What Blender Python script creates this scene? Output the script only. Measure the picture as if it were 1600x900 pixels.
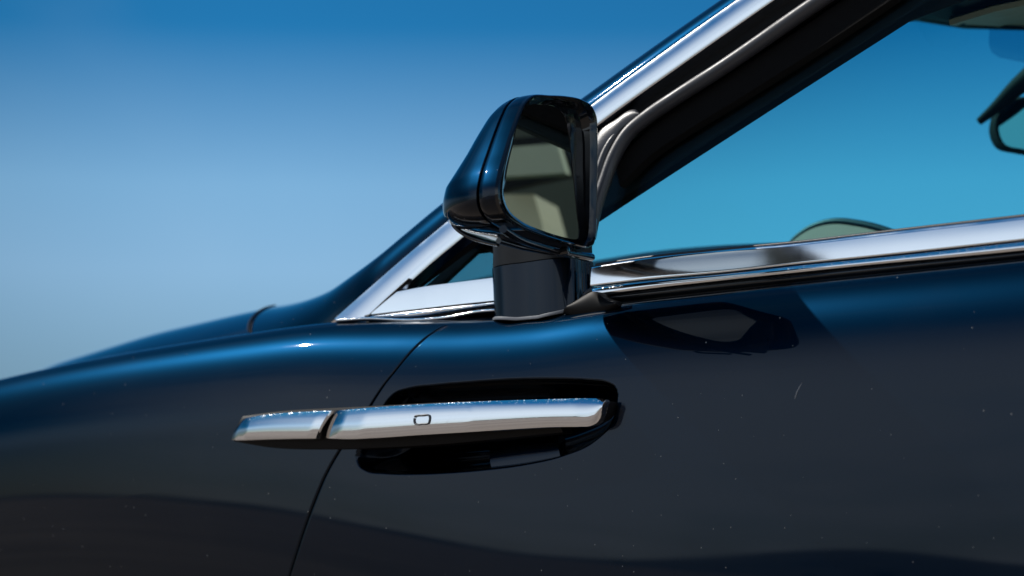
import bpy, bmesh, math, random
import numpy as np
from mathutils import Vector

R = math.radians
for o in list(bpy.data.objects): bpy.data.objects.remove(o)
sc = bpy.context.scene
COL = sc.collection

# ------------------------------------------------------------------ camera
YAW = R(42.0); FPX = 4444.0; DIST = 2.4; CAMZ = 0.50
PITCH = math.atan(650.0 / FPX)
CAM = np.array([DIST * math.sin(YAW), -DIST * math.cos(YAW), CAMZ])
Fw = np.array([-math.sin(YAW) * math.cos(PITCH), math.cos(YAW) * math.cos(PITCH), math.sin(PITCH)])
Rt = np.array([math.cos(YAW), math.sin(YAW), 0.0])
Up = np.cross(Rt, Fw)
cd = bpy.data.cameras.new('camera'); cam = bpy.data.objects.new('camera', cd); COL.objects.link(cam)
cam.location = CAM
cam.rotation_euler = Vector(Fw).to_track_quat('-Z', 'Y').to_euler()
cd.sensor_width = 36.0; cd.lens = 36.0 * FPX / 1600.0
cd.clip_start = 0.05; cd.clip_end = 6000
cd.dof.use_dof = True; cd.dof.focus_distance = 2.36; cd.dof.aperture_fstop = 6.5
cd.dof.aperture_blades = 9
sc.camera = cam

# ------------------------------------------------------------------ sky, sun, exposure
SUN_AZ = np.array([-0.951, -0.309, 0.0]); SUN_AZ /= np.linalg.norm(SUN_AZ)
SUN_EL = R(42)
sun_dir = np.array([SUN_AZ[0] * math.cos(SUN_EL), SUN_AZ[1] * math.cos(SUN_EL), math.sin(SUN_EL)])
w = bpy.data.worlds.new('World'); sc.world = w; w.use_nodes = True
nt = w.node_tree; N = nt.nodes; L = nt.links
for n in list(N): N.remove(n)
out = N.new('ShaderNodeOutputWorld'); bg = N.new('ShaderNodeBackground')
sky = N.new('ShaderNodeTexSky'); sky.sky_type = 'NISHITA'; sky.sun_disc = False
sky.sun_elevation = SUN_EL; sky.sun_rotation = math.atan2(SUN_AZ[0], SUN_AZ[1])
sky.altitude = 800; sky.air_density = 1.0; sky.dust_density = 0.6; sky.ozone_density = 3.0
tc = N.new('ShaderNodeTexCoord'); sep = N.new('ShaderNodeSeparateXYZ')
L.new(tc.outputs['Generated'], sep.inputs[0])
# the whole sky deepens with height above the horizon
mr = N.new('ShaderNodeMapRange'); mr.inputs[1].default_value = 0.0; mr.inputs[2].default_value = 0.30
L.new(sep.outputs['Z'], mr.inputs[0])
cr = N.new('ShaderNodeValToRGB')
cr.color_ramp.elements[0].position = 0.0; cr.color_ramp.elements[0].color = (0.50, 0.58, 0.62, 1)
cr.color_ramp.elements[1].position = 1.0; cr.color_ramp.elements[1].color = (0.05, 0.46, 0.72, 1)
e = cr.color_ramp.elements.new(0.34); e.color = (0.60, 0.72, 0.76, 1)
e = cr.color_ramp.elements.new(0.50); e.color = (0.95, 1.14, 1.18, 1)
e = cr.color_ramp.elements.new(0.60); e.color = (0.85, 1.15, 1.20, 1)
e = cr.color_ramp.elements.new(0.78); e.color = (0.09, 0.58, 0.84, 1)
L.new(mr.outputs[0], cr.inputs[0])
mul = N.new('ShaderNodeMix'); mul.data_type = 'RGBA'; mul.blend_type = 'MULTIPLY'; mul.inputs[0].default_value = 1
pol = N.new('ShaderNodeMapRange'); pol.interpolation_type = 'SMOOTHSTEP'      # deeper sky towards the car's nose
for i_, v_ in enumerate((-0.93, -0.70, 0.32, 1.0)): pol.inputs[i_ + 1].default_value = v_
L.new(sep.outputs['X'], pol.inputs[0])
vm = N.new('ShaderNodeVectorMath'); vm.operation = 'SCALE'; L.new(cr.outputs[0], vm.inputs[0]); L.new(pol.outputs[0], vm.inputs['Scale'])
L.new(sky.outputs[0], mul.inputs[6]); L.new(vm.outputs[0], mul.inputs[7])
# soft white cloud banks on the side of the sky that the chrome mirrors
mp = N.new('ShaderNodeMapping'); mp.inputs['Scale'].default_value = (1.0, 1.0, 2.6)
L.new(tc.outputs['Generated'], mp.inputs[0])
nz = N.new('ShaderNodeTexNoise'); nz.inputs['Scale'].default_value = 2.6; nz.inputs['Detail'].default_value = 8
nz.inputs['Roughness'].default_value = 0.55
L.new(mp.outputs[0], nz.inputs['Vector'])
def mrange(src, a, b, c=0.0, d=1.0):
    m = N.new('ShaderNodeMapRange'); m.interpolation_type = 'SMOOTHSTEP'
    for i, v in enumerate((a, b, c, d)): m.inputs[i + 1].default_value = v
    L.new(src, m.inputs[0]); return m.outputs[0]
def mth(op, a, b):
    m = N.new('ShaderNodeMath'); m.operation = op
    for i, v in enumerate((a, b)):
        if isinstance(v, (int, float)): m.inputs[i].default_value = v
        else: L.new(v, m.inputs[i])
    return m.outputs[0]
cov = mrange(nz.outputs['Fac'], 0.24, 0.54)
side = mrange(sep.outputs['Y'], 0.45, -0.25)
hi = mrange(sep.outputs['Z'], 0.60, 0.22)
fw = mrange(sep.outputs['X'], -0.85, -0.70)
rear = mth('MULTIPLY', mrange(sep.outputs['X'], 0.10, 0.60), mrange(sep.outputs['Z'], 0.90, 0.60))
hi = mth('MAXIMUM', hi, rear)
cl = mth('MULTIPLY', mth('MULTIPLY', mth('MULTIPLY', cov, side), fw), mth('MULTIPLY', hi, 0.85))
n2 = N.new('ShaderNodeTexNoise'); n2.inputs['Scale'].default_value = 5.0; n2.inputs['Detail'].default_value = 7; n2.inputs['Distortion'].default_value = .6
L.new(tc.outputs['Generated'], n2.inputs['Vector'])
cl = mth('ADD', cl, mth('MULTIPLY', mrange(n2.outputs['Fac'], 0.50, 0.75), 0.035))       # thin wisps everywhere
cm = N.new('ShaderNodeMix'); cm.data_type = 'RGBA'; cm.blend_type = 'MIX'
L.new(cl, cm.inputs[0]); L.new(mul.outputs[2], cm.inputs[6]); cm.inputs[7].default_value = (9.2, 10.4, 11.6, 1)
L.new(cm.outputs[2], bg.inputs[0]); bg.inputs[1].default_value = 0.092
L.new(bg.outputs[0], out.inputs[0])
sl = bpy.data.lights.new('sun', 'SUN'); sl.energy = 3.6; sl.angle = R(0.5); sl.color = (1.0, 0.95, 0.88)
so = bpy.data.objects.new('sun', sl); COL.objects.link(so); so.location = (-3, -4, 6)
so.rotation_euler = Vector(-sun_dir).to_track_quat('-Z', 'Y').to_euler()
sc.render.engine = 'CYCLES'
sc.view_settings.view_transform = 'Standard'; sc.view_settings.look = 'None'
sc.view_settings.exposure = 0.0; sc.view_settings.gamma = 1.0
sc.cycles.max_bounces = 12; sc.cycles.glossy_bounces = 8; sc.cycles.transparent_max_bounces = 16

# ------------------------------------------------------------------ helpers
def ray(px, py):
    d = Fw + (px - 800.0) / FPX * Rt - (py - 450.0) / FPX * Up
    return d / np.linalg.norm(d)
def at_y(px, py, y):
    d = ray(px, py); return CAM + d * ((y - CAM[1]) / d[1])
def at_plane(px, py, p, n):
    d = ray(px, py); return CAM + d * (np.dot(p - CAM, n) / np.dot(d, n))
def proj(P):
    v = np.asarray(P) - CAM; z = v @ Fw
    return 800 + FPX * (v @ Rt) / z, 450 - FPX * (v @ Up) / z
def smooth_interp(xs, ys, q):
    """monotone cubic through points, linear beyond the ends"""
    xs = np.asarray(xs, float); ys = np.asarray(ys, float); q = np.asarray(q, float)
    h = np.diff(xs); dl = np.diff(ys) / h
    m = np.empty_like(xs); m[0] = dl[0]; m[-1] = dl[-1]
    for i in range(1, len(xs) - 1):
        m[i] = (dl[i-1] * h[i] + dl[i] * h[i-1]) / (h[i] + h[i-1])
    i = np.clip(np.searchsorted(xs, q) - 1, 0, len(h) - 1)
    t = (q - xs[i]) / h[i]
    r = ((2*t**3 - 3*t**2 + 1) * ys[i] + (t**3 - 2*t**2 + t) * h[i] * m[i]
         + (-2*t**3 + 3*t**2) * ys[i+1] + (t**3 - t**2) * h[i] * m[i+1])
    r = np.where(q < xs[0], ys[0] + (q - xs[0]) * m[0], r)
    return np.where(q > xs[-1], ys[-1] + (q - xs[-1]) * m[-1], r)
def resample(pts, n, closed=False):
    """smooth curve through points, n samples evenly by length"""
    P = np.asarray(pts, float)
    if closed:
        k = len(P); P = np.vstack([P[-3:], P, P[:4]])
    s = np.concatenate([[0], np.cumsum(np.linalg.norm(np.diff(P, axis=0), axis=1))])
    if closed: q = s[3] + (s[3 + k] - s[3]) * np.arange(n) / n
    else: q = np.linspace(0, s[-1], n)
    return np.stack([smooth_interp(s, P[:, c], q) for c in range(P.shape[1])], 1)
def smoothstep(t): t = np.clip(t, 0, 1); return t*t*(3-2*t)
def mesh_obj(name, verts, faces, mat, parent=None, smooth=True, angle=35):
    me = bpy.data.meshes.new(name)
    me.from_pydata([tuple(map(float, v)) for v in verts], [], faces)
    me.materials.append(mat)
    bm = bmesh.new(); bm.from_mesh(me)
    bmesh.ops.recalc_face_normals(bm, faces=bm.faces)
    for f in bm.faces: f.smooth = smooth
    bm.to_mesh(me); bm.free()
    if smooth and angle: me.set_sharp_from_angle(angle=R(angle))
    o = bpy.data.objects.new(name, me); COL.objects.link(o)
    if parent: o.parent = parent
    return o
def grid_faces(nu, nv, wrap_v=False, off=0):
    f = []
    for i in range(nu - 1):
        for j in range(nv if wrap_v else nv - 1):
            k = (j + 1) % nv
            f.append((off + i*nv + j, off + i*nv + k, off + (i+1)*nv + k, off + (i+1)*nv + j))
    return f
def grid_obj(name, P, mat, parent=None, wrap=False, caps=False, angle=35):
    nu, nv = P.shape[:2]
    f = grid_faces(nu, nv, wrap)
    if caps:
        f.append(tuple(range(nv))); f.append(tuple((nu-1)*nv + j for j in range(nv)))
    return mesh_obj(name, P.reshape(-1, 3), f, mat, parent, True, angle)
def crown(th, r=0.0012, b=0.003, n=14, skew=0.0):
    """closed section: (s along the width, d outward); face from s=0 to 1 bulging b, sides th deep"""
    pr = [(0, -th), (0, -r)]
    for k in range(n + 1):
        s = k / n
        d = b * (1 - (2*s - 1)**2) + skew * s
        pr.append((min(max(s, .012), .988), d))
    pr += [(1, skew - r), (1, skew - th)]
    return pr
def strip(name, T, B, outv, prof, mat, parent, caps=True, angle=35):
    """loft a section between two rails; outv = outward unit vector(s)"""
    T = np.asarray(T); B = np.asarray(B); n = len(T)
    outv = np.broadcast_to(np.asarray(outv, float), T.shape)
    P = np.array([[T[i] + (B[i] - T[i]) * s + outv[i] * d for (s, d) in prof] for i in range(n)])
    return grid_obj(name, P, mat, parent, wrap=True, caps=caps, angle=angle)
def tube(name, C, r, mat, parent, nseg=12, caps=True, flat=1.0):
    C = np.asarray(C); n = len(C); r = np.broadcast_to(r, (n,))
    tg = np.gradient(C, axis=0); tg /= np.linalg.norm(tg, axis=1)[:, None]
    ref = np.array([0, -1.0, 0]); P = []
    for i in range(n):
        a = np.cross(tg[i], ref); a /= np.linalg.norm(a); b = np.cross(a, tg[i])
        P.append([C[i] + r[i] * (math.cos(t) * a + flat * math.sin(t) * b) for t in np.linspace(0, 2*math.pi, nseg, endpoint=False)])
    return grid_obj(name, np.array(P), mat, parent, wrap=True, caps=caps, angle=60)
def box_obj(name, lo, hi, mat, parent, bev=0.0):
    bm = bmesh.new(); bmesh.ops.create_cube(bm, size=1)
    for v in bm.verts:
        v.co = Vector([lo[i] + (v.co[i] + .5) * (hi[i] - lo[i]) for i in range(3)])
    if bev: bmesh.ops.bevel(bm, geom=list(bm.edges), offset=bev, segments=3, affect='EDGES', profile=.5)
    me = bpy.data.meshes.new(name); bm.to_mesh(me); bm.free(); me.materials.append(mat)
    for p in me.polygons: p.use_smooth = True
    me.set_sharp_from_angle(angle=R(40))
    o = bpy.data.objects.new(name, me); COL.objects.link(o); o.parent = parent; return o
def empty(name, parent=None, loc=(0, 0, 0)):
    o = bpy.data.objects.new(name, None); COL.objects.link(o); o.location = loc
    o.empty_display_size = .05
    if parent: o.parent = parent
    return o

# ------------------------------------------------------------------ materials
def new_mat(name):
    m = bpy.data.materials.new(name); m.use_nodes = True
    return m, m.node_tree.nodes, m.node_tree.links, m.node_tree.nodes['Principled BSDF']
def simple(name, col, rough, metal=0.0, coat=0.0, spec=0.5, coat_rough=0.03, bump=None, var=0.0):
    m, n, l, b = new_mat(name)
    b.inputs['Base Color'].default_value = (*col, 1); b.inputs['Roughness'].default_value = rough
    b.inputs['Metallic'].default_value = metal; b.inputs['Coat Weight'].default_value = coat
    b.inputs['Coat Roughness'].default_value = coat_rough; b.inputs['Specular IOR Level'].default_value = spec
    t = n.new('ShaderNodeTexCoord')
    if bump:
        z = n.new('ShaderNodeTexNoise'); z.inputs['Scale'].default_value = bump[0]; z.inputs['Detail'].default_value = 4
        l.new(t.outputs['Object'], z.inputs['Vector'])
        bp = n.new('ShaderNodeBump'); bp.inputs['Strength'].default_value = bump[1]; bp.inputs['Distance'].default_value = bump[2]
        l.new(z.outputs['Fac'], bp.inputs['Height']); l.new(bp.outputs[0], b.inputs['Normal'])
    if var:
        z2 = n.new('ShaderNodeTexNoise'); z2.inputs['Scale'].default_value = 35; z2.inputs['Detail'].default_value = 6
        l.new(t.outputs['Object'], z2.inputs['Vector'])
        m2 = n.new('ShaderNodeMapRange'); m2.inputs[1].default_value = .35; m2.inputs[2].default_value = .7
        m2.inputs[3].default_value = max(rough - var, 0.0); m2.inputs[4].default_value = rough + var
        l.new(z2.outputs['Fac'], m2.inputs[0]); l.new(m2.outputs[0], b.inputs['Roughness'])
    return m
def paint_mat(name, base, rough=0.34, dust=1.0):
    """near-black blue: a layer of fine blue flake under a clear coat, with a little settled dust"""
    m, n, l, b = new_mat(name); n.remove(b); o = n['Material Output']
    t = n.new('ShaderNodeTexCoord')
    def noise(scale, detail, lo, hi, a, c):
        z = n.new('ShaderNodeTexNoise'); z.inputs['Scale'].default_value = scale; z.inputs['Detail'].default_value = detail
        l.new(t.outputs['Object'], z.inputs['Vector'])
        r = n.new('ShaderNodeMapRange')
        for k, v in enumerate((lo, hi, a, c)): r.inputs[k + 1].default_value = v
        l.new(z.outputs['Fac'], r.inputs[0]); return r.outputs[0]
    flake = n.new('ShaderNodeBsdfGlossy'); flake.inputs['Color'].default_value = (*base, 1); flake.inputs['Roughness'].default_value = rough
    coat = n.new('ShaderNodeBsdfGlossy'); coat.inputs['Color'].default_value = (1, 1, 1, 1)
    l.new(noise(6, 5, .35, .70, .010, .045), coat.inputs['Roughness'])
    fr = n.new('ShaderNodeFresnel'); fr.inputs[0].default_value = 1.33
    mx = n.new('ShaderNodeMixShader'); l.new(fr.outputs[0], mx.inputs[0]); l.new(flake.outputs[0], mx.inputs[1]); l.new(coat.outputs[0], mx.inputs[2])
    # dust: a few specks of uneven size
    dd = n.new('ShaderNodeBsdfDiffuse'); dd.inputs['Color'].default_value = (.30, .30, .29, 1)
    def specks(scale, rad, share):
        vo = n.new('ShaderNodeTexVoronoi'); vo.inputs['Scale'].default_value = scale; l.new(t.outputs['Object'], vo.inputs['Vector'])
        sp = n.new('ShaderNodeSeparateColor'); l.new(vo.outputs['Color'], sp.inputs[0])
        lt = n.new('ShaderNodeMath'); lt.operation = 'LESS_THAN'; l.new(vo.outputs['Distance'], lt.inputs[0])
        rm = n.new('ShaderNodeMath'); rm.operation = 'MULTIPLY'; rm.inputs[1].default_value = rad; l.new(sp.outputs[1], rm.inputs[0]); l.new(rm.outputs[0], lt.inputs[1])
        gt = n.new('ShaderNodeMath'); gt.operation = 'GREATER_THAN'; gt.inputs[1].default_value = 1 - share * dust; l.new(sp.outputs[0], gt.inputs[0])
        mu = n.new('ShaderNodeMath'); mu.operation = 'MULTIPLY'; l.new(lt.outputs[0], mu.inputs[0]); l.new(gt.outputs[0], mu.inputs[1]); return mu.outputs[0]
    ad = n.new('ShaderNodeMath'); ad.operation = 'MAXIMUM'; l.new(specks(75, .06, .09), ad.inputs[0]); l.new(specks(170, .10, .16), ad.inputs[1])
    sc2 = n.new('ShaderNodeMath'); sc2.operation = 'MULTIPLY'; sc2.inputs[1].default_value = .75; l.new(ad.outputs[0], sc2.inputs[0])
    film = n.new('ShaderNodeMath'); film.operation = 'MAXIMUM'; l.new(sc2.outputs[0], film.inputs[0]); l.new(noise(9, 9, .55, .85, 0, .010), film.inputs[1])
    m2 = n.new('ShaderNodeMixShader'); l.new(film.outputs[0], m2.inputs[0]); l.new(mx.outputs[0], m2.inputs[1]); l.new(dd.outputs[0], m2.inputs[2])
    l.new(m2.outputs[0], o.inputs[0]); return m
PAINT = paint_mat('midnight_blue_paint', (0.0005, 0.0066, 0.0175))
M_PAINT = paint_mat('mirror_blue_paint', (0.0004, 0.0055, 0.0150))
def chrome_mat(name, rough, scratch):
    m, n, l, b = new_mat(name)
    b.inputs['Base Color'].default_value = (0.80, 0.81, 0.83, 1); b.inputs['Metallic'].default_value = 1
    b.inputs['Roughness'].default_value = rough
    t = n.new('ShaderNodeTexCoord')
    if scratch:
        # fine swirl scratches and dried specks
        vo = n.new('ShaderNodeTexNoise'); vo.inputs['Scale'].default_value = 420; vo.inputs['Detail'].default_value = 6
        vo.inputs['Distortion'].default_value = 2.5
        l.new(t.outputs['Object'], vo.inputs['Vector'])
        r1 = n.new('ShaderNodeMapRange'); r1.inputs[1].default_value = .57; r1.inputs[2].default_value = .70
        l.new(vo.outputs['Fac'], r1.inputs[0])
        r2 = n.new('ShaderNodeMapRange'); r2.inputs[3].default_value = rough; r2.inputs[4].default_value = rough + scratch
        l.new(r1.outputs[0], r2.inputs[0]); l.new(r2.outputs[0], b.inputs['Roughness'])
    return m
CHROME = chrome_mat('polished_chrome', 0.02, 0.22)
BRIGHT = simple('brushed_bright_trim', (0.86, 0.88, 0.91), 0.13, metal=1.0, var=0.03)
GLOSS = simple('gloss_black_plastic', (0.006, 0.007, 0.009), 0.10, coat=0.8, spec=0.15, var=0.02)
SATIN = simple('satin_black_trim', (0.006, 0.006, 0.007), 0.4, spec=.25, bump=(900, .15, .0003))
RUBBER = simple('black_rubber', (0.035, 0.035, 0.040), 0.42, bump=(500, .25, .0004), var=.08)
GREYRUB = simple('grey_gasket', (0.16, 0.17, 0.19), 0.45, bump=(600, .2, .0003))
FLOCK = simple('flocked_seal', (0.005, 0.0045, 0.0045), 0.85, spec=.15, bump=(1500, 1.0, .002))
DARK = simple('matt_black_lining', (0.004, 0.004, 0.0045), 0.7, spec=.2, bump=(700, .3, .0005))
VOID = simple('shadow_gap_sealant', (0.003, 0.003, 0.0035), 0.5, spec=.15)
BEIGE = simple('beige_leather', (0.52, 0.44, 0.31), 0.5, bump=(600, .25, .0005), var=.08)
CREAM = simple('cream_headliner', (0.42, 0.40, 0.30), 0.8, bump=(1200, .4, .0006))
DASH = simple('dark_dashboard_leather', (0.012, 0.018, 0.028), 0.45, bump=(900, .3, .0004))
m, n, l, b = new_mat('mirror_glass'); MIRROR = m
b.inputs['Base Color'].default_value = (0.55, 0.56, 0.55, 1); b.inputs['Metallic'].default_value = 1; b.inputs['Roughness'].default_value = 0.0
def glass(name, col, refl=0.006):
    m, n, l, b = new_mat(name); n.remove(b)
    o = n['Material Output']
    tr = n.new('ShaderNodeBsdfTransparent'); tr.inputs[0].default_value = (*col, 1)
    gl = n.new('ShaderNodeBsdfGlossy'); gl.inputs['Roughness'].default_value = 0.0
    ge = n.new('ShaderNodeNewGeometry'); dp = n.new('ShaderNodeVectorMath'); dp.operation = 'DOT_PRODUCT'
    l.new(ge.outputs['Incoming'], dp.inputs[0]); l.new(ge.outputs['Normal'], dp.inputs[1])
    def mm(op, a, b_=0.0):
        k = n.new('ShaderNodeMath'); k.operation = op
        for i, v in enumerate((a, b_)):
            if isinstance(v, (int, float)): k.inputs[i].default_value = v
            else: l.new(v, k.inputs[i])
        return k.outputs[0]
    # Schlick reflectance, the same from either side of the thin pane
    fr = mm('ADD', mm('MULTIPLY', mm('POWER', mm('SUBTRACT', 1.0, mm('ABSOLUTE', dp.outputs['Value'])), 5.0), 0.95), refl)
    mx = n.new('ShaderNodeMixShader')
    l.new(fr, mx.inputs[0]); l.new(tr.outputs[0], mx.inputs[1]); l.new(gl.outputs[0], mx.inputs[2])
    l.new(mx.outputs[0], o.inputs[0]); return m
SIDEGLASS = glass('tinted_side_glass', (0.87, 0.985, 0.99))
SCREEN = glass('windscreen_glass', (0.38, 0.955, 1.0))
DARKGLASS = glass('dark_quarter_glass', (0.55, 0.62, 0.64))

car = empty('car')
car['label'] = 'midnight blue luxury car with chrome trim, seen close at its front door and wing mirror'
car['category'] = 'car'

# ------------------------------------------------------------------ body side surface
CREST_Y = 0.055
crest_px = [(-160, 628), (0, 590), (100, 569), (200, 551), (300, 535), (400, 520), (525, 504), (650, 499),
            (780, 494), (870, 486), (960, 472), (1100, 455), (1300, 433), (1600, 401), (1900, 366)]
cp = np.array([at_y(a, b_, CREST_Y) for a, b_ in crest_px])
def zc(x): return smooth_interp(cp[:, 0], cp[:, 2], x)
def side_y(x, z):
    """outer skin of fender and door: shoulder roll, broad barrel, nose curving inboard"""
    x = np.asarray(x, float); z = np.asarray(z, float)
    h = np.maximum(zc(x) - z, 0)
    k = 0.105; q = 1 - np.minimum(h / k, 1)
    y = (CREST_Y - 0.010) * (1 - np.sqrt(np.maximum(1 - q**2.6, 0)))
    g = smoothstep((0.45 - x) / 1.25)               # the fender tucks under sooner than the door
    h0 = 0.185 - 0.115 * g; kk = 0.21 + 0.25 * g
    y = y + kk * (h - h0)**2 - 0.19 * 0.185**2 + 0.006
    # plan curve
    f = np.maximum(-x - 0.10, 0); y = y + 0.032 * f**2
    r = np.maximum(x - 0.10, 0); y = y + 0.010 * r**2
    return y + 0.004
def side_pt(px, py, off=0.0):
    d = ray(px, py)
    t0, t1 = 1.2, 5.5; prev = None
    ts = np.linspace(t0, t1, 600)
    P = CAM[None] + ts[:, None] * d[None]
    g = P[:, 1] - (side_y(P[:, 0], P[:, 2]) - off)
    i = int(np.argmax(g > 0))
    a, b2 = ts[i-1], ts[i]
    for _ in range(30):
        mdl = .5*(a+b2); Q = CAM + mdl*d
        if Q[1] - (side_y(Q[0], Q[2]) - off) > 0: b2 = mdl
        else: a = mdl
    return CAM + .5*(a+b2)*d
def side_pts(L_, off=0.0): return np.array([side_pt(a, b_, off) for a, b_ in L_])

shut_px = [(790, 497.5), (760, 499), (725, 502), (700, 508), (676, 520), (655, 537), (635, 558), (617, 580), (600, 601), (586, 622), (572, 645),
           (550, 675), (528, 708), (508, 744), (492, 782), (476, 825), (462, 868), (452, 900), (440, 960), (434, 1040)]
sp_ = side_pts(shut_px)
sh = zc(sp_[:, 0]) - sp_[:, 2]
o_ = np.argsort(sh); sh = sh[o_]; sx = sp_[o_, 0]
keep = [0]
for i in range(1, len(sh)):
    if sh[i] > sh[keep[-1]] + 1e-4: keep.append(i)
sh = sh[keep]; sx = sx[keep]
HB = 0.62
def shut_x(h):
    h = np.asarray(h, float)
    return np.where(h < sh[0], sx[0], smooth_interp(sh, sx, np.minimum(h, sh[-1])))

# recess scooped in the door behind the grip
recess_px = [(560, 700), (556, 712), (560, 728), (572, 737), (600, 741), (650, 742), (700, 740), (760, 735), (820, 727), (880, 713),
             (925, 693), (950, 669), (961, 646), (966, 622), (962, 604), (948, 595.5), (920, 592), (860, 590), (800, 591), (740, 595),
             (680, 600), (640, 605), (615, 614), (602, 628), (590, 650), (570, 685)]
rec3 = side_pts(recess_px); rec = resample(rec3[:, [0, 2]], 160, closed=True)
def signed_dist(poly, X, Z):
    """positive inside"""
    X = X.ravel(); Z = Z.ravel(); n_ = len(poly)
    best = np.full(X.shape, 1e9); inside = np.zeros(X.shape, bool)
    for i in range(n_):
        a = poly[i]; b2 = poly[(i+1) % n_]; ab = b2 - a
        t = np.clip(((X-a[0])*ab[0] + (Z-a[1])*ab[1]) / (ab @ ab), 0, 1)
        d = np.hypot(X - a[0] - t*ab[0], Z - a[1] - t*ab[1]); best = np.minimum(best, d)
        c = ((a[1] > Z) != (b2[1] > Z)) & (X < (b2[0]-a[0]) * (Z-a[1]) / (b2[1]-a[1] + 1e-12) + a[0])
        inside ^= c
    return np.where(inside, best, -best)

rzc = zc(rec[:, 0]) - rec[:, 1]
h_lo, h_hi = rzc.min() - .006, rzc.max() + .006
hs = np.concatenate([0.105 * (1 - np.cos(np.linspace(0, math.pi/2, 26)))[:-1] * .55,
                     np.linspace(0.105*.55, h_lo, 10)[:-1] if h_lo > .058 else [],
                     np.linspace(h_lo, h_hi, 120)[:-1], np.linspace(h_hi, HB, 40)])
hs = np.unique(np.round(hs, 6))
def build_side(name, left):
    xl, xr = rec[:, 0].min() - .006, rec[:, 0].max() + .006
    rows = []
    for h in hs:
        e_ = float(shut_x(h))
        if left:
            e_ -= 0.0022
            u = np.linspace(0, 1, 110)
            xs = -2.3 + (e_ - (-2.3)) * (1 - (1 - u)**1.6)
        else:
            e_ += 0.0022
            # fine columns over the recess, blended so that the front edge follows the gap
            a = min(e_, 9)
            n1 = 36; n2 = 230; n3 = 70
            x1 = max(xl, e_ + .004)
            seg1 = np.linspace(a, x1, n1)[:-1]; seg2 = np.linspace(x1, max(xr, x1 + .25), n2)[:-1]
            seg3 = np.linspace(max(xr, x1 + .25), 1.45, n3)
            xs = np.concatenate([seg1, seg2, seg3])
        rows.append(xs)
    X = np.array(rows); H = np.repeat(hs[:, None], X.shape[1], 1)
    Z = zc(X) - H; Y = side_y(X, Z)
    if not left:
        sd = signed_dist(rec, X, Z).reshape(X.shape)
        Y = Y + 0.034 * (1 - (1 - np.clip(sd / 0.030, 0, 1))**2.4) * smoothstep(sd / .005 + .2)
    # softly rolled edge turned into the gap
    sgn = 1 if left else -1
    ei = -1 if left else 0
    ex, ey, ez = X[:, ei], Y[:, ei], Z[:, ei]
    r_ = 0.0016; lip = []
    for ang in (30, 60, 90):
        lip.append((ex + sgn * r_ * math.sin(R(ang)), ey + r_ * (1 - math.cos(R(ang))), ez))
    lip.append((ex + sgn * r_, ey + 0.016, ez))
    if not left: lip = lip[::-1]
    LX = np.stack([q[0] for q in lip], 1); LY = np.stack([q[1] for q in lip], 1); LZ = np.stack([q[2] for q in lip], 1)
    if left: X, Y, Z = np.hstack([X, LX]), np.hstack([Y, LY]), np.hstack([Z, LZ])
    else: X, Y, Z = np.hstack([LX, X]), np.hstack([LY, Y]), np.hstack([LZ, Z])
    P = np.stack([X, Y, Z], 2)
    # carry the shoulder over the crest and inboard
    top = []
    for dy, dz in ((.11, -.016), (.06, -.004), (.03, .0006), (.012, .0008)):
        q = P[0].copy(); q[:, 1] += dy; q[:, 2] += dz; top.append(q)
    P = np.concatenate([np.array(top), P], 0)
    return grid_obj(name, P, PAINT, car, angle=50)
fender = build_side('front_fender', True)
door = build_side('door', False)
# dark inner panel behind the gap
gp = []
for h in np.linspace(0.0, HB, 60):
    e_ = float(shut_x(h)); z_ = zc(e_) - h; y_ = side_y(e_, z_) + .013
    gp.append([[e_ - .03, y_, z_], [e_ + .03, y_, z_]])
grid_obj('door_seal', np.array(gp), VOID, car)

# ------------------------------------------------------------------ hood, scuttle and pillar skin
def quarter_loft(name, Bp, By, Tp, Ty, n, mat, over=None, nv=14, inset=0.0):
    Bc = resample(Bp, n); Tc = resample(Tp, n)
    P = []
    By = np.interp(np.linspace(0, 1, n), np.linspace(0, 1, len(By)), By)
    Ty = np.interp(np.linspace(0, 1, n), np.linspace(0, 1, len(Ty)), Ty)
    for i in range(n):
        b_ = at_y(*Bc[i], By[i]); t_ = at_y(*Tc[i], Ty[i]); row = []
        for s in np.linspace(0, 1, nv):
            a = s * math.pi / 2
            ky = .35 * (1 - math.cos(a)) + .65 * s; kz = .35 * math.sin(a) + .65 * s
            row.append([b_[0] + (t_[0]-b_[0]) * s, b_[1] + (t_[1]-b_[1]) * ky, b_[2] + (t_[2]-b_[2]) * kz])
        if over:
            for dy, dz in over: row.append([t_[0], t_[1] + dy, t_[2] + dz])
        P.append(row)
    grid_obj(name, np.array(P), mat, car, angle=50); return np.array(P)
HP = quarter_loft('hood', [(-220, 725), (0, 645), (60, 604), (150, 576), (260, 552), (330, 541), (391, 530)], [.17, .15],
             [(-220, 715), (0, 628), (60, 589), (100, 569), (150, 552), (200, 536), (260, 517.5), (320, 503), (380, 489), (428, 479)], [.42, .34], 60, PAINT,
             over=((.05, .004), (.2, .01), (.5, .012), (.9, -.03)))
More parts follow.
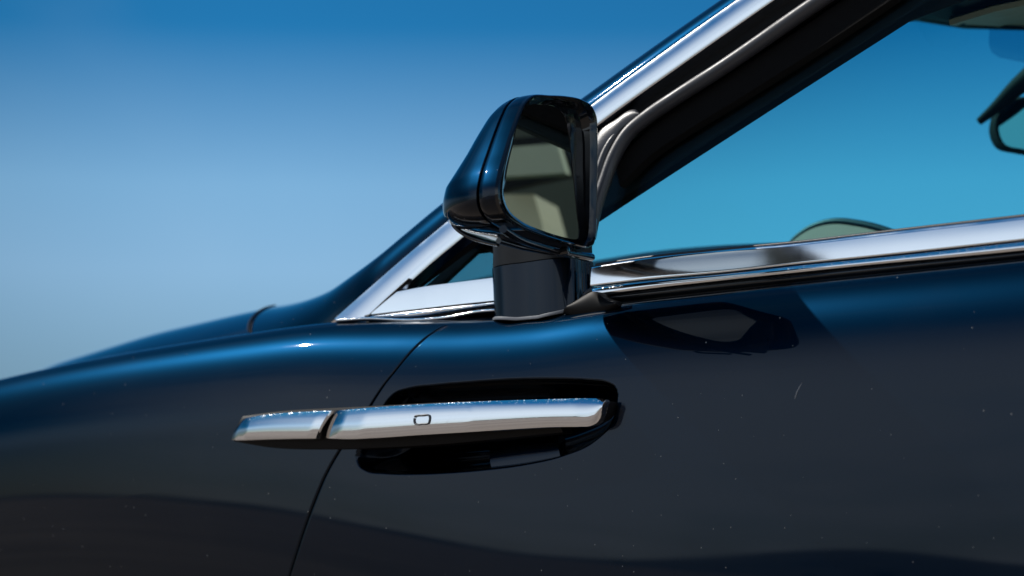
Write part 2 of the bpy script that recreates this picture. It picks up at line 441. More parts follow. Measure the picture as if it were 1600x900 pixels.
# scuttle corner and pillar skin in one sweep
T_px = [(433, 477.5), (470, 471), (505, 462), (535, 448), (565, 427), (600, 400), (650, 358.5), (690, 325), (770, 263), (840, 210), (916, 155), (1030, 73), (1134, 0), (1230, -66), (1330, -130)]
B_px = [(394, 531), (430, 525), (470, 518), (505, 512), (535, 489), (575, 455), (622, 413), (668, 374), (755, 300), (835, 236), (925, 169), (1040, 82), (1151, 3), (1246, -62), (1350, -130)]
belt0 = at_y(1260, 412, 0.055)
def gy(z, base=0.055): return base + 0.30 * (z - belt0[2])
GN = np.array([0, -1.0, 0.30]); GN /= np.linalg.norm(GN)
def at_g(px, py, off=0.0):
    """point on the leaning window plane, off metres outboard"""
    return at_plane(px, py, np.array([0, 0.055, belt0[2]]) + GN * off, GN)
def g_pts(L_, off=0.0): return np.array([at_g(a, b_, off) for a, b_ in L_])
nS = 70
Tc = resample(T_px, nS); Bc = resample(B_px, nS); P = []
for i in range(nS):
    u = smoothstep(np.array((Tc[i][0] - 430) / 190.0)).item()
    tg_ = at_g(*Tc[i], -0.035); ty = .34 * (1-u) + tg_[1] * u
    bg_ = at_g(*Bc[i], -0.006); by = .16 * (1-u) + bg_[1] * u
    t_ = at_y(*Tc[i], ty); b_ = at_y(*Bc[i], by); row = []
    for s in np.linspace(0, 1, 14):
        a = s * math.pi/2
        m_ = .35 + .5 * u; ky = m_ * (1-math.cos(a)) + (1-m_) * s; kz = m_ * math.sin(a) + (1-m_) * s
        row.append([b_[0]+(t_[0]-b_[0])*s, b_[1]+(t_[1]-b_[1])*ky, b_[2]+(t_[2]-b_[2])*kz])
    row.append([t_[0] - .004, t_[1] + .02, t_[2] - .001]); row.append([t_[0] - .02, t_[1] + .06, t_[2] - .012])
    P.append(row)
grid_obj('windscreen_pillar', np.array(P), PAINT, car, angle=50)
# joint between hood and scuttle
jt = .5 * HP[-1][:14] + .5 * np.array(P)[0][:14]
tube('hood_seal', jt + np.array([-.0005, -.0006, -.0004]), .0019, VOID, car)

# ------------------------------------------------------------------ chrome of the windscreen pillar
def two(Tpx, Bpx, n, off=0.0, fn=at_g):
    T = resample(Tpx, n); B = resample(Bpx, n)
    return np.array([fn(*q, off) for q in T]), np.array([fn(*q, off) for q in B])
T, B = two([(521, 499), (575, 451.5), (640, 395), (700, 345), (800, 262), (925, 163.5), (1040, 79), (1151, 0), (1260, -75)],
           [(575, 494), (616, 456), (662, 415), (722, 365), (815, 284), (935, 189), (1060, 99), (1201, 0), (1300, -68)], 60, .008)
pil = strip('pillar_trim', T, B, GN, [(0, -.012)] + crown(.012, r=.0, b=.0016, n=16, skew=-.0042)[2:-2] + [(1, -.016)], BRIGHT, car)
# door frame: black band under the chrome
T, B = two([(576, 496), (616, 458), (662, 417), (722, 367), (815, 286), (935, 191), (1060, 101), (1201, 2), (1300, -66), (1400, -130)],
           [(590, 484), (640, 446), (690, 407), (745, 366), (840, 300), (935, 236), (1080, 136), (1260, 15), (1360, -50), (1440, -105)], 60, -.004)
strip('window_frame', T, B, GN, crown(.012, b=-.004, n=10), DARK, car)
# inner pillar lining, down to its straight lower edge
T, B = two([(590, 478), (690, 395), (815, 290), (915, 215), (1080, 105), (1260, -10), (1400, -100), (1470, -140)],
           [(628, 462), (722, 385), (830, 405), (915, 347), (1130, 206), (1420, 19.5), (1520, -45), (1600, -96)], 60, -.028)
strip('pillar_lining', T, B, GN, crown(.010, b=.002, n=10), DARK, car)
# flocked channel
T, B = two([(965, 250), (1010, 205), (1060, 165), (1130, 122), (1260, 38), (1400, -60)],
           [(968, 290), (1020, 240), (1075, 203), (1145, 160), (1275, 78), (1420, -18)], 50, -.013)
strip('flocked_channel', T, B, GN, crown(.008, b=.002, n=12), FLOCK, car)
# round rubber seal and its folded corner
C = g_pts(resample([(922, 372), (930, 330), (944, 286), (962, 240), (984, 206), (1010, 184), (1060, 150), (1130, 105), (1250, 22), (1340, -40), (1430, -105)], 80), -.003)
tube('rubber_seal', C, np.interp(np.arange(80), [0, 14, 26, 79], [.0052, .0062, .0066, .0070]), RUBBER, car, nseg=16)
C = g_pts(resample([(922, 330), (934, 278), (948, 236), (966, 208), (988, 187)], 30), -.002)
tube('rubber_fold', C, np.interp(np.arange(30), [0, 20, 29], [.005, .0042, .0022]), RUBBER, car, nseg=14)
T, B = two([(926, 222), (942, 198), (962, 186), (984, 172), (993, 171), (999, 177)],
           [(928, 262), (944, 232), (960, 212), (980, 193), (992, 185), (1001, 180)], 24, .001)
strip('rubber_flap', T, B, GN, crown(.004, b=.0016, n=8), RUBBER, car)

# ------------------------------------------------------------------ belt mouldings
def btwo(Tpx, Bpx, n, y): return two(Tpx, Bpx, n, y, at_y)
OUT = np.array([0, -1.0, 0])
T, B = btwo([(925, 414.5), (1010, 402), (1110, 391.5), (1250, 378), (1400, 360), (1600, 337), (1800, 312)],
            [(925, 447.5), (1010, 437.5), (1135, 426), (1260, 412), (1337, 404.5), (1600, 376), (1800, 353)], 50, .048)
pr = [(0, -.02), (0, -.003), (.03, -.0008), (.08, 0)] + [(s, .0022 * s + .0004 * math.sin(math.pi * s)) for s in np.linspace(.12, .93, 14)] + [(.985, .0019), (1, .0004), (1, -.02)]
strip('belt_trim', T, B, OUT, pr, BRIGHT, car)
tube('glass_seal', T + np.array([0, .006, .0008]), .0016, RUBBER, car, nseg=8)
T, B = btwo([(925, 449), (1010, 439), (1135, 427.5), (1260, 413.5), (1337, 406), (1600, 377.5), (1800, 354.5)],
            [(932, 464), (1010, 452), (1110, 441), (1260, 425), (1337, 417), (1600, 391.5), (1800, 369)], 50, .046)
strip('lower_belt_trim', T, B, OUT, crown(.016, b=.0014, n=12, skew=.0016), CHROME, car)
T, B = btwo([(932, 464), (1010, 452), (1110, 441), (1260, 425), (1337, 417), (1600, 391.5), (1800, 369)],
            [(955, 471), (1040, 464), (1135, 454), (1260, 441.5), (1337, 433), (1600, 405), (1800, 383)], 50, .050)
strip('gloss_black_moulding', T, B, OUT, crown(.016, b=.004, n=12), GLOSS, car)
# ahead of the mirror
T, B = btwo([(621, 455.5), (660, 448), (720, 440), (790, 431)], [(579, 492), (640, 485), (710, 477), (795, 468)], 24, .050)
strip('front_belt_trim', T, B, OUT, [(s, d + .0014 * s) for s, d in crown(.014, b=.0003)], BRIGHT, car)
T, B = btwo([(581, 493.5), (640, 486.5), (710, 478.5), (800, 469)], [(584, 496.5), (650, 497), (700, 489), (800, 474)], 24, .048)
strip('front_lower_trim', T, B, OUT, crown(.014, b=.003), CHROME, car)
C = np.array([at_y(a, b_, .044) for a, b_ in resample([(526, 500.5), (575, 497.5), (640, 500), (700, 495.5), (745, 487), (800, 483)], 30)])
tube('shoulder_bead', C, .0014, CHROME, car, nseg=10)
C = np.array([at_y(a, b_, .054) for a, b_ in resample([(530, 499), (578, 496), (650, 498), (740, 487), (800, 478)], 30)])
tube('shoulder_gasket', C, .0045, VOID, car, nseg=10)

T, B = two([(545, 496), (600, 476), (700, 455), (820, 436)], [(545, 506), (600, 504), (700, 503), (820, 503)], 14, .066, at_y)
strip('sill_filler', T, B, OUT, crown(.004, b=.0), VOID, car)
tube('trim_joint', np.array([at_g(a, b_, .006) for a, b_ in resample([(575, 496), (598, 474), (622, 452), (640, 436)], 12)]), .0014, VOID, car, nseg=8)
T, B = two([(893, 474), (912, 462), (928, 455), (945, 466), (964, 471)], [(880, 489), (900, 494), (925, 494), (948, 488), (968, 478)], 20, .034, at_y)
strip('belt_end_cap', T, B, OUT, crown(.03, b=.003, r=.003), VOID, car)
# ------------------------------------------------------------------ glass
def poly_pane(name, loop, mat, th=.004, n=GN):
    V = [v for v in loop] + [v - n * th for v in loop]; k = len(loop)
    F = [tuple(range(k)), tuple(range(2*k-1, k-1, -1))] + [(i, (i+1) % k, k + (i+1) % k, k + i) for i in range(k)]
    return mesh_obj(name, V, F, mat, car, smooth=False)
poly_pane('door_window', g_pts([(905, 425), (905, 300), (935, 240), (1080, 136), (1260, 15), (1440, -105), (1900, -430), (1900, 300), (1600, 345), (1250, 384), (1010, 408)], -.020), SIDEGLASS)
poly_pane('quarter_window', g_pts([(640, 458), (700, 408), (760, 360), (800, 330), (840, 320), (840, 432), (790, 440)], -.020), DARKGLASS)
# pale reveal of the fixed quarter window
T, B = two([(656, 455), (700, 416), (742, 376), (800, 330)], [(682, 452), (725, 412), (760, 380), (818, 332)], 12, -.034)
strip('quarter_window_seal', T, B, GN, crown(.004, b=.001), simple('grey_green_seal', (.09, .12, .11), .6), car)

# windscreen: from this pillar across to the far one
nearb = at_g(640, 440, -.05); neart = at_g(1440, -105, -.05)
W = 1.46
def wsp(u, v):
    """u across the car, v up the glass"""
    b_ = nearb + (neart - nearb) * v
    bow = 4*u*(1-u)
    return [b_[0] - .22 * bow * (1 - .25*v), b_[1] + (W - 2 * (b_[1] - .05)) * u, b_[2] + .075 * bow * v - .01*bow]
P = np.array([[wsp(u, v) for v in np.linspace(0, 1, 16)] for u in np.linspace(0, 1, 30)])
grid_obj('windscreen', P, SCREEN, car)
# far pillar
C = np.array([wsp(1.0, v) for v in np.linspace(0, 1, 10)]) + np.array([0.02, .02, 0])
tube('far_windscreen_pillar', C, .035, SATIN, car)
# header across the top of the windscreen and the roof behind it
hd = np.array([wsp(u, 1.0) for u in np.linspace(0, 1, 20)])
P = np.array([[q + np.array(d) for d in ((-.05, 0, -.012), (-.02, 0, .016), (.05, 0, .026), (.10, 0, .018), (.12, 0, .0), (.09, 0, -.012), (.0, 0, -.02))] for q in hd])
grid_obj('windscreen_header', P, DARK, car, wrap=True, caps=True)

# ------------------------------------------------------------------ cabin
dash_top = resample([(700, 446), (800, 424), (930, 407), (1010, 394), (1100, 385), (1180, 380.5), (1260, 378), (1400, 376), (1600, 375)], 40)
P = []
for q in dash_top:
    t_ = at_y(*q, .55)
    P.append([[t_[0] + .16, .30, t_[2] - .30], [t_[0] + .14, .33, t_[2] - .12], [t_[0] + .06, .45, t_[2] - .045], t_, [t_[0] - .05, .75, t_[2] + .004], [t_[0] - .12, 1.30, t_[2] - .02], [t_[0]-.12, 1.36, t_[2]-.4]])
grid_obj('dashboard', np.array(P), DASH, car, angle=60)
# instrument hood: beige leather crescent under a dark arched rim
arc = resample([(1226, 395), (1246, 371), (1272, 354), (1306, 346), (1340, 349), (1372, 356), (1408, 370), (1440, 392)], 36)
A = np.array([at_y(*q, .50) for q in arc]); ih = empty('instrument_hood', car)
tube('rim', A, .0036, DASH, ih, nseg=10)
base = A.copy(); base[:, 2] = A[:, 2].min() - .06
bk = A + np.array([-.01, .03, -.002]); fr_ = A + np.array([.004, -.012, -.003])
P = np.array([[base[i] + np.array([0, .03, 0]), bk[i], A[i]] for i in range(len(A))])
grid_obj('hood_top', P, DASH, ih)
P = np.array([[base[i] + np.array([0, -.010, 0]), A[i] + np.array([0.0, -.006, -.0035])] for i in range(4, len(A) - 3)])
grid_obj('leather_face', P, simple('pale_leather', (.92, .52, .38), .5, bump=(600, .25, .0005)), ih)
# rear view mirror
rv = empty('rear_view_mirror', car)
ro = np.array([at_y(a, b_, .72) for a, b_ in resample([(1546, 205), (1553, 175), (1575, 157), (1620, 150), (1700, 145), (1760, 150), (1775, 185), (1768, 215), (1740, 235), (1660, 244), (1590, 238), (1556, 228)], 60, closed=True)])
cen = ro.mean(0); vd = -np.array([-math.sin(YAW), math.cos(YAW), 0])
def ringp(sc_, d): return cen + (ro - cen) * sc_ + vd * d
P = np.array([ringp(*q) for q in ((.60, -.035), (.85, -.028), (.98, -.012), (1.0, .0), (.985, .004), (.93, .006), (.90, .003), (.89, .001))])
P = np.transpose(P, (0, 1, 2))
sh_ = P.reshape(-1, 3); nu, nv = P.shape[:2]
mesh_obj('shell', sh_, grid_faces(nu, nv, True) + [tuple(range(nv))], DARK, rv)
mesh_obj('mirror_glass', ringp(.892, .0015), [tuple(range(60))], simple('dimmed_mirror', (.16, .30, .34), .02, metal=1.0), rv)
C = np.array([at_y(a, b_, .705) for a, b_ in resample([(1530, 190), (1556, 168), (1585, 140), (1625, 108), (1680, 60), (1720, 10)], 20)])
tube('mirror_stem', C, np.linspace(.004, .022, 20), DARK, rv, nseg=14)
sp2 = [at_y(a, b_, .64) for a, b_ in [(1546, 38), (1545, 70), (1550, 82), (1562, 90), (1600, 98), (1700, 108), (1700, 38)]]
poly_pane('windscreen_shade_band', sp2, glass('shade_band_glass', (.62, .80, .86)), .002, n=np.array([0, -1.0, 0]))
# sun visor, cream, folded against the header
def visor(name, px, y0, y1):
    pts = resample(px, 20); P = []
    for y, dz in ((y0, 0), ((y0+y1)/2, .002), (y1, 0)):
        pass
    a = np.array([at_y(*q, y0) for q in pts])
    return a
v1 = [at_y(1482, 29, .30), at_y(1550, 8, .30), at_y(1700, -24, .30)]
v2 = [at_y(1494, 31, .62), at_y(1560, 34, .62), at_y(1700, 39, .62)]
tube('visor_edge', resample(np.array([at_y(1415, 20, .6), at_y(1450, 29, .6), at_y(1494, 36, .6), at_y(1560, 40.5, .6), at_y(1700, 46, .6)]), 20), .0028, DARK, car)
def slab(name, A, B, th, mat, parent):
    A = np.array(A); B = np.array(B); u = B[0] - A[0]; v = A[-1] - A[0]; nn = np.cross(u, v); nn /= np.linalg.norm(nn)
    if nn[2] < 0: nn = -nn
    return strip(name, A, B, nn, crown(th, b=.003, n=6), mat, parent)
slab('sun_visor', v1, v2, .006, BEIGE, car)
# dark lining of the header above the visor
h1 = [at_y(1408, 14, .16), at_y(1500, -20, .20), at_y(1760, -110, .20)]
h2 = [at_y(1425, 16, .66), at_y(1500, 28, .66), at_y(1760, 34, .66)]
slab('header_lining', np.array(h1), np.array(h2), .012, DARK, car)
# deeper tinted sensor patch behind the mirror on the windscreen
# seats and far door, seen in the wing mirror
def seat(y, x):
    s = empty('seat', car, (x, y, 0))
    box_obj('backrest', (-.02, -.25, .55), (.14, .25, 1.05), BEIGE, s, .05)
    box_obj('head_restraint', (.03, -.13, 1.08), (.13, .13, 1.25), BEIGE, s, .04)
    box_obj('seat_cushion', (-.5, -.26, .38), (.05, .26, .56), BEIGE, s, .05)
    return s
seat(.42, 1.05); seat(1.08, 1.05)
box_obj('far_door_card', (-.25, 1.40, .45), (1.3, 1.46, .93), BEIGE, car, .02)
box_obj('near_door_card', (-.05, .11, .45), (1.4, .14, .80), BEIGE, car, .01)
box_obj('far_door_frame', (-.3, 1.42, .93), (1.3, 1.455, .97), SATIN, car, .01)
box_obj('cabin_floor', (-.5, .1, .33), (1.5, 1.46, .37), DARK, car, .01)

# ------------------------------------------------------------------ wing mirror
wm = empty('wing_mirror', car)
ALPHA = R(19)
GNm = np.array([math.cos(ALPHA), math.sin(ALPHA), 0.0]); GNm = GNm / np.linalg.norm(GNm)
tanv = np.array([math.sin(ALPHA), -math.cos(ALPHA), 0]); upv = np.array([0, 0, 1.0])
inner = at_y(932, 300, .028); FWD = np.array([-1.0, 0.0, 0.0])
def mplane(px, py, d=0.0): return at_plane(px, py, inner + FWD * d, GNm)
bez = [(829, 150), (860, 148.5), (885, 150), (908, 155), (924, 165), (931.5, 180), (933, 205), (933, 290), (932, 350), (930, 374), (926, 384), (917, 387),
       (900, 384), (870, 376), (838, 365), (808, 352), (789, 337), (779, 318), (777, 298), (781, 270), (790, 238), (800, 206), (811, 176), (818, 161)]
NB = 144
r0 = resample(bez, NB, closed=True)
RB = np.array([mplane(a, b_) for a, b_ in r0])
cB = RB.mean(0)
def ab(P): v = P - cB; return np.stack([v @ tanv, v[:, 2]], 1)      # in-plane coordinates, outboard and up
A0 = ab(RB)
def ring(sa, sb, oa, ob, d, A=A0):
    return cB[None] + (A[:, :1] * sa + oa) * tanv[None] + (A[:, 1:] * sb + ob) * upv[None] + d * FWD[None]
# bezel band: rolled lip, then the painted band back to the seam
ht = (A0[:, 1] - A0[:, 1].min()) / np.ptp(A0[:, 1])      # 0 bottom .. 1 top
def ring2(sa, sb, oa, ob, d_bot, d_top):
    q = ring(sa, sb, oa, ob, 0)
    gg = np.interp(ht, [0, .31, .54, .83, .96, 1], [1, 1, .76, .55, .22, 0])
    q += (d_top + (d_bot - d_top) * gg)[:, None] * FWD[None]
    return q
lip = [ring(.905, .945, 0, 0, .004), ring(.945, .965, 0, 0, .0005), ring(.975, .985, 0, 0, -.0012), ring(.995, .997, 0, 0, -.0004), ring(1.004, 1.003, 0, 0, .0022)]
band = [ring2(1.008, 1.006, 0, 0, .006, .005), ring2(1.012, 1.008, 0, 0, .014, .009), ring2(1.008, 1.004, 0, 0, .0185, .0125), ring2(1.0, .998, 0, 0, .0195, .0132), ring2(.97, .98, 0, 0, .0198, .0134)]
def loft(name, rings, mat, parent, cap_last=False, cap_first=False, angle=40):
    P = np.array(rings); nu, nv = P.shape[:2]; F = grid_faces(nu, nv, True)
    if cap_last: F.append(tuple((nu-1)*nv + j for j in range(nv)))
    if cap_first: F.append(tuple(range(nv)))
    return mesh_obj(name, P.reshape(-1, 3), F, mat, parent, True, angle)
loft('bezel', lip, GLOSS, wm)
loft('mirror_band', [lip[-1]] + band, M_PAINT, wm)
shell = [ring2(.965, .975, 0, 0, .0205, .0142), ring2(1.0, 1.0, 0, 0, .0206, .0144), ring2(1.012, 1.008, 0, 0, .0215, .0155)]
for t in np.linspace(.08, 1, 16):
    a = t * math.pi / 2
    k = math.cos(a)**.62 if t < 1 else 0.0
    k = max(k, .04)
    d_b = .021 + .068 * math.sin(a); d_t = .013 + .014 * math.sin(a)
    shell.append(ring2(1.012 * k, 1.008 * (k*.9 + .1*k*k), .006*(1-k), -.030 * (1 - k), d_b, d_t))
loft('mirror_cap', shell, M_PAINT, wm, cap_last=True)
# recess walls and glass
gls = [(824, 166), (851, 163.5), (870, 168), (881, 180), (887, 203), (895, 270), (901, 330), (904, 366), (903, 373), (896, 374), (882, 371), (849, 361), (816, 347),
       (795, 329), (788, 312), (791, 272), (800, 230), (813, 183)]
frm = [(822, 160), (855, 157), (882, 165), (900, 177), (907, 203), (910, 270), (912.5, 330), (914, 366), (912, 376), (904, 379), (882, 374.5), (849, 364), (815, 350),
       (793, 331), (785, 312), (787, 272), (797, 228), (811, 179)]
GD = .012
GNg = np.array([math.cos(R(12)), math.sin(R(12)), -.02]); GNg /= np.linalg.norm(GNg)      # the glass is set towards the driver
gcen = mplane(848, 270, GD)
g3 = np.array([at_plane(a, b_, gcen, GNg) for a, b_ in resample(gls, NB, closed=True)])
f3 = np.array([mplane(a, b_, GD - .002) for a, b_ in resample(frm, NB, closed=True)])
def align(src, ref):
    k = int(np.argmin([np.linalg.norm(np.roll(src, -s, 0) - ref) for s in range(NB)])); return np.roll(src, -k, 0)
g3 = align(g3, RB); f3 = align(f3, RB)
loft('recess_wall', [lip[0], .5*lip[0] + .5*f3 + FWD*.004, f3 + FWD*.001], GLOSS, wm)
loft('inner_frame', [f3 + FWD*.0015, f3 - FWD*.0005, .5*f3 + .5*g3, g3 - FWD*.0004, g3 + FWD*.002], GLOSS, wm)
mesh_obj('mirror_glass', g3, [tuple(range(NB))], MIRROR, wm)
# stalk: outboard face, crease, rear face
def stalk_ring(pairs, n=80): return resample(np.array(pairs), n, closed=True)
def sect(zoff_px, xl, xr, xc, yo, yi):
    """plan outline: left end, crease and rear edge given by picture column at height row"""
    pl = at_y(xl, zoff_px, yo + .012); pc = at_y(xc, zoff_px, yo); pr_ = at_y(xr, zoff_px, yi)
    z = pc[2]
    pts = [(pl[0], pl[1] + .004), (pl[0] + .004, yo + .003), (pl[0] + .016, yo - .005), ((pl[0]+pc[0])/2, yo - .006), (pc[0] - .010, yo - .004), (pc[0]-.002, yo), (pc[0] + .001, yo + .003),
           (pr_[0] - .002, yi - .004), (pr_[0], yi), (pr_[0] - .01, yi + .012), (pl[0] + .02, yi + .012), (pl[0] + .004, yi)]
    q = resample(np.array(pts), 72, closed=True)
    return np.column_stack([q, np.full(72, z)])
YO, YI = .038, .066
foot_px = [(778, 497), (815, 499), (850, 496), (875, 489), (890, 483.5), (905, 472), (926, 452)]
def foot_z(x, y):
    """height of the sloping foot line: along the outboard face, then up the rear face"""
    zf = np.array([at_y(a, b_, YO)[2] for a, b_ in foot_px[:5]]); xf = np.array([at_y(a, b_, YO)[0] for a, b_ in foot_px[:5]])
    z0 = np.interp(x, xf, zf)
    up = at_y(926, 452, YI)[2] - zf[-1]
    return z0 + up * smoothstep((y - YO) / (YI - YO)) ** 1.0 * smoothstep((x - xf[0]) / (xf[-1] - xf[0]))
def foot(S, off=0.0):
    S = S.copy(); S[:, 2] = foot_z(S[:, 0], S[:, 1]) + off; return S
s0 = sect(404, 774.5, 924, 888, YO, YI); s1 = sect(430, 776, 925, 889, YO, YI); s2 = sect(448, 777, 926, 890, YO, YI)
s3 = foot(sect(480, 778, 926, 890, YO, YI), .0006)
top = s0.copy(); ct = s0.mean(0); top = (s0 - ct) * [.965, .95, 1] + ct + [0, 0, .0010]
loft('mirror_stalk', [top, s0 + [0, 0, .0003], s0 - [0, 0, .0015], s1, .55 * s1 + .45 * s3, s3], M_PAINT, wm, cap_first=True, angle=60)
n0 = sect(384, 776, 922, 888, YO + .001, YI); n1 = sect(402, 775.5, 922.5, 887, YO + .001, YI)
loft('mirror_neck', [n0 + [0, 0, .03], n0, n1], SATIN, wm, cap_last=True)
def grow(S, k, off): c = S.mean(0); q = (S - c) * [k, k * 1.02, 1] + c; return foot(q, off)
loft('stalk_gasket', [foot(s3, .0012), grow(s3, 1.015, .0010), grow(s3, 1.03, .0000), grow(s3, 1.025, -.0014), grow(s3, .99, -.0018)], GREYRUB, wm)
def mtube(name, L_, r, mat, n=26):
    q = resample(np.array(L_, float), n)
    tube(name, np.array([mplane(a, b_, d) for a, b_, d in q]), r, mat, wm, nseg=12)
mtube('housing_lip', [(702, 334, .074), (709, 352, .070), (728, 367.5, .058), (755, 377, .040), (778, 382, .022)], .0018, GLOSS)
mtube('lower_lip', [(786, 358, .006), (806, 371, .006), (845, 385, .006), (885, 395, .006), (924, 402, .006)], .0034, GLOSS)
mtube('lower_lip', [(779, 376, .014), (810, 385, .012), (850, 393, .012), (890, 399, .010), (922, 404, .008)], .0024, GLOSS)
cn = mplane(882, 392, .0); q_ = [cn + (-GNm * -.001) + .0034 * (math.cos(t) * tanv + math.sin(t) * upv) for t in np.linspace(0, 2*math.pi, 20, endpoint=False)]
loft('camera_lens', [np.array(q_) + FWD*.01, np.array(q_) - FWD*.003, (np.array(q_) - cn) * .8 + cn - FWD*.0036], GLOSS, wm, cap_last=True)
# what stands in the cabin where the wing mirror looks, and an added backdrop
def refl(px, py, Y):
    p = at_plane(px, py, gcen, GNg); d = ray(px, py); r = d - 2 * (d @ GNg) * GNg
    return p + r * ((Y - p[1]) / r[1])
def facing(name, loop, Y, mat, th=.02):
    V = [refl(a, b_, Y) for a, b_ in loop]; k = len(V); V = V + [v + np.array([0, th, 0]) for v in V]
    F = [tuple(range(k)), tuple(range(2*k-1, k-1, -1))] + [(i, (i+1) % k, k + (i+1) % k, k + i) for i in range(k)]
    return mesh_obj(name, V, F, mat, car, smooth=False)
facing('passenger_visor', [(770, 232), (870, 224), (884, 270), (770, 277)], .95, CREAM)
facing('visor_edge', [(772, 218), (874, 210), (900, 272), (770, 300)], 1.0, DARK)
facing('passenger_head_restraint', [(770, 304), (834, 304), (846, 345), (850, 372), (770, 372)], 1.05, BEIGE, .1)
facing('mirror_backdrop', [(740, 130), (930, 130), (945, 400), (740, 400)], 1.30, simple('olive_backdrop', (.05, .05, .035), .8))  # added dark panel, keeps the sky out of the wing mirror
# ------------------------------------------------------------------ door handle
dh = empty('door_handle', car)
def station_strip(name, Tpx, Bpx, n, off, prof, mat, parent, offs=None):
    T = resample(Tpx, n); B = resample(Bpx, n)
    offs = np.full(n, off) if offs is None else offs
    Yp = 0.0
    T3 = np.array([at_y(*T[i], hy(T[i][0]) - offs[i]) for i in range(n)]); B3 = np.array([at_y(*B[i], hy(B[i][0]) - offs[i]) for i in range(n)])
    return T3, B3, strip(name, T3, B3, OUT, prof, mat, parent)
# plan line of the handle follows the skin at handle height
hp = np.array([side_pt(a, b_) for a, b_ in [(300, 680), (365, 678), (450, 670), (560, 662), (700, 655), (830, 650), (960, 645), (1050, 640)]])
hpx = [300, 365, 450, 560, 700, 830, 960, 1050]
def hy(px): return float(smooth_interp(hpx, hp[:, 1], px))
# chrome face: tilts up at the top, rolls under at the bottom
def face_prof(tilt_top=19, tilt_bot=-16, H=.0255, th=.004, n=22, r=.0012):
    pr = []; d = 0.0; ss = np.linspace(0, 1, n + 1); ds = [0.0]
    for k in range(n):
        t = np.interp((ss[k] + ss[k+1]) / 2, [0, .05, .2, .61, 1], [32, 23, 14, -2.5, -14])
        d += math.tan(R(t)) * H / n; ds.append(d)
    pr = [(0, -th), (.0, -.0004)] + [(min(s, .985), q) for s, q in zip(ss, ds)] + [(1, ds[-1] - .0012), (1.0, -th)]
    return pr
nG = 90
off = np.interp(np.linspace(0, 1, nG), [0, .012, .04, .12, .5, .88, .96, .985, 1], [.009, .014, .0165, .018, .0190, .0148, .0128, .0120, .0110])
gT, gB, _ = station_strip('grip', [(526, 641.5), (560, 638.5), (620, 634), (700, 629.5), (782, 626), (868, 623.5), (925, 622.5), (941, 623), (946.5, 624.2), (948, 629)],
              [(510, 685.5), (545, 687), (584, 685.5), (660, 680.5), (735, 676), (810, 671), (868, 668), (908, 667.5), (924, 666.5), (935, 661), (941, 651), (944, 640)], nG, 0, face_prof(), CHROME, dh, offs=off)
nC = 40
offc = np.interp(np.linspace(0, 1, nC), [0, .04, .15, .9, 1], [.001, .006, .011, .0155, .0155])
cT, cB_, _ = station_strip('handle_end_cap', [(374, 664), (379, 656), (395, 651.5), (425, 647), (465, 644), (517, 641.5)],
              [(364, 688), (370, 688.5), (385, 688.5), (413, 687.5), (455, 686.5), (495, 686)], nC, 0, face_prof(), CHROME, dh, offs=offc)
# black body behind the chrome face
for nm, T_, B_, of_ in (('grip_body', gT, gB, off), ('end_cap_body', cT, cB_, offc)):
    e_ = (B_ - T_); T2 = T_ + e_*.10 + np.array([0, .0035, 0]); B2 = B_ - e_*.12 + np.array([0, .0035, 0])
    strip(nm, T2, B2, OUT, [(0, -.012), (0, 0), (1, 0), (.92, -.012)], SATIN, dh)
# black carrier under and behind the chrome
station_strip('handle_carrier', [(380, 650), (440, 642), (520, 637), (600, 633), (700, 628), (800, 625), (870, 624)],
              [(366, 690), (420, 699), (500, 702), (600, 700), (700, 694), (800, 684), (880, 676)], 50, .003, crown(.012, b=.003, r=.002), VOID, dh)
# lock-cover outline on the grip
fm = []
cxp, cyp = 659.5, 656.0
for q in [(-11.5, -4), (-10.5, -6), (-8, -6.6), (0, -7), (9, -7.4), (11, -6.6), (11.6, -5), (11, 3), (10.2, 5.2), (8, 6), (0, 6.6), (-8.5, 7), (-11, 6), (-12, 4)]:
    s = (q[1] + cyp - 633) / 48.0
    fm.append(at_y(cxp + q[0], cyp + q[1], hy(cxp) - .0196 - .0025))
tube('lock_cover', resample(np.array(fm), 60, closed=True), .0008, simple('grey_seal', (.05, .055, .065), .4), dh, nseg=8)
# body-coloured wedge added low in the recess, shaped to give its sky reflection
T, B = [np.array([side_pt(*q, o2) for q in resample(pp, 12)]) for pp, o2 in (([(766, 698), (815, 688), (873, 681)], -.016), ([(768, 731), (820, 725), (876, 715)], -.0095))]
strip('sky_reflection_wedge', T, B, OUT, crown(.008, b=.0015, n=8), PAINT, dh)

tube('paint_scratch', side_pts([(1242, 623), (1245, 613), (1249, 605), (1254, 597)], .0001), [.00035, .0005, .0004, .0001], simple('bare_scratch', (.25, .26, .28), .5), door, nseg=6)
# ------------------------------------------------------------------ ground and far country
def ground_mat():
    m, n, l, b = new_mat('pale_packed_earth')
    t = n.new('ShaderNodeTexCoord'); z = n.new('ShaderNodeTexNoise'); z.inputs['Scale'].default_value = .35; z.inputs['Detail'].default_value = 10
    l.new(t.outputs['Object'], z.inputs['Vector'])
    c = n.new('ShaderNodeValToRGB'); c.color_ramp.elements[0].color = (.19, .145, .11, 1); c.color_ramp.elements[1].color = (.32, .255, .20, 1)
    c.color_ramp.elements[0].position = .35; c.color_ramp.elements[1].position = .65
    l.new(z.outputs['Fac'], c.inputs[0]); l.new(c.outputs[0], b.inputs['Base Color']); b.inputs['Roughness'].default_value = .9
    z2 = n.new('ShaderNodeTexNoise'); z2.inputs['Scale'].default_value = 60; l.new(t.outputs['Object'], z2.inputs['Vector'])
    bp = n.new('ShaderNodeBump'); bp.inputs['Distance'].default_value = .01; l.new(z2.outputs['Fac'], bp.inputs['Height']); l.new(bp.outputs[0], b.inputs['Normal'])
    return m
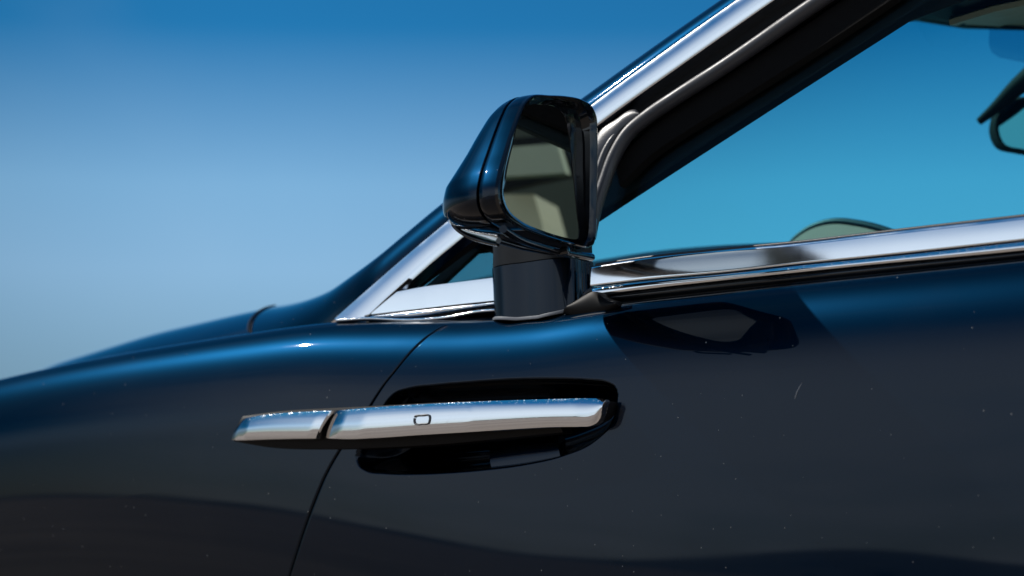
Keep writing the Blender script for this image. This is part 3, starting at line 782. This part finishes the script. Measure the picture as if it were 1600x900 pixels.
g = mesh_obj('ground', [(-2500, -2500, 0), (2500, -2500, 0), (2500, 2500, 0), (-2500, 2500, 0)], [(0, 1, 2, 3)], ground_mat(), None, False)
g['kind'] = 'structure'
random.seed(4)
HILL = simple('dry_hillside', (.10, .105, .10), .95, bump=(.02, .6, 20))
P = []
for i in range(160):
    th = R(150 + 130 * i / 159.0)          # the side of the country behind the photographer
    hgt = 9 + 3 * math.sin(i*.11) + 2 * math.sin(i*.29 + 1) + 1.5 * math.sin(i*.9) + 42 * math.exp(-((i-104)/4.5)**2)
    c, s = math.cos(th), math.sin(th)
    P.append([[c*1500, s*1500, -2], [c*1600, s*1600, hgt*.55], [c*1700, s*1700, hgt], [c*1900, s*1900, -2]])
h_ = grid_obj('hills', np.array(P), HILL); h_['kind'] = 'structure'

# ------------------------------------------------------------------ scrub on the plain
LEAF = simple('dusty_leaf', (.055, .075, .035), .7); BARK = simple('bark', (.10, .075, .05), .9)
def shrub(x, y, s, label):
    rnd = random.Random(int(x*7 + y)); V = []; F = []
    for k in range(700):
        u = rnd.random()*2*math.pi; v = rnd.random()**.5; zz = rnd.random()
        rr = s * .62 * v * math.sqrt(max(0.05, 1 - (zz*2-1)**2)) * (1 + .25*math.sin(3*u + zz*5))
        c = Vector((rr*math.cos(u), rr*math.sin(u), s*.28 + zz*s*.72)); q = s*.055
        d1 = Vector((rnd.uniform(-1,1), rnd.uniform(-1,1), rnd.uniform(-1,1))).normalized()*q; d2 = d1.orthogonal().normalized()*q*.7
        b0 = len(V); V += [c-d1, c+d2, c+d1, c-d2]; F.append((b0, b0+1, b0+2, b0+3))
    t = empty('tree', None, (x, y, 0)); t['label'] = label; t['category'] = 'tree'; t['group'] = 'small trees on the plain'
    mesh_obj('crown', V, F, LEAF, t, False)
    C = np.array([[0, 0, 0], [.02*s, 0, .2*s], [-.01*s, .02*s, .5*s]]); tube('trunk', resample(C, 8), np.linspace(.05*s, .02*s, 8), BARK, t)
shrub(-405, -600, 6.0, 'larger dark tree on the plain, mirrored in the chrome door handle')
shrub(-425, -590, 3.2, 'small low tree on the plain beside the larger one')
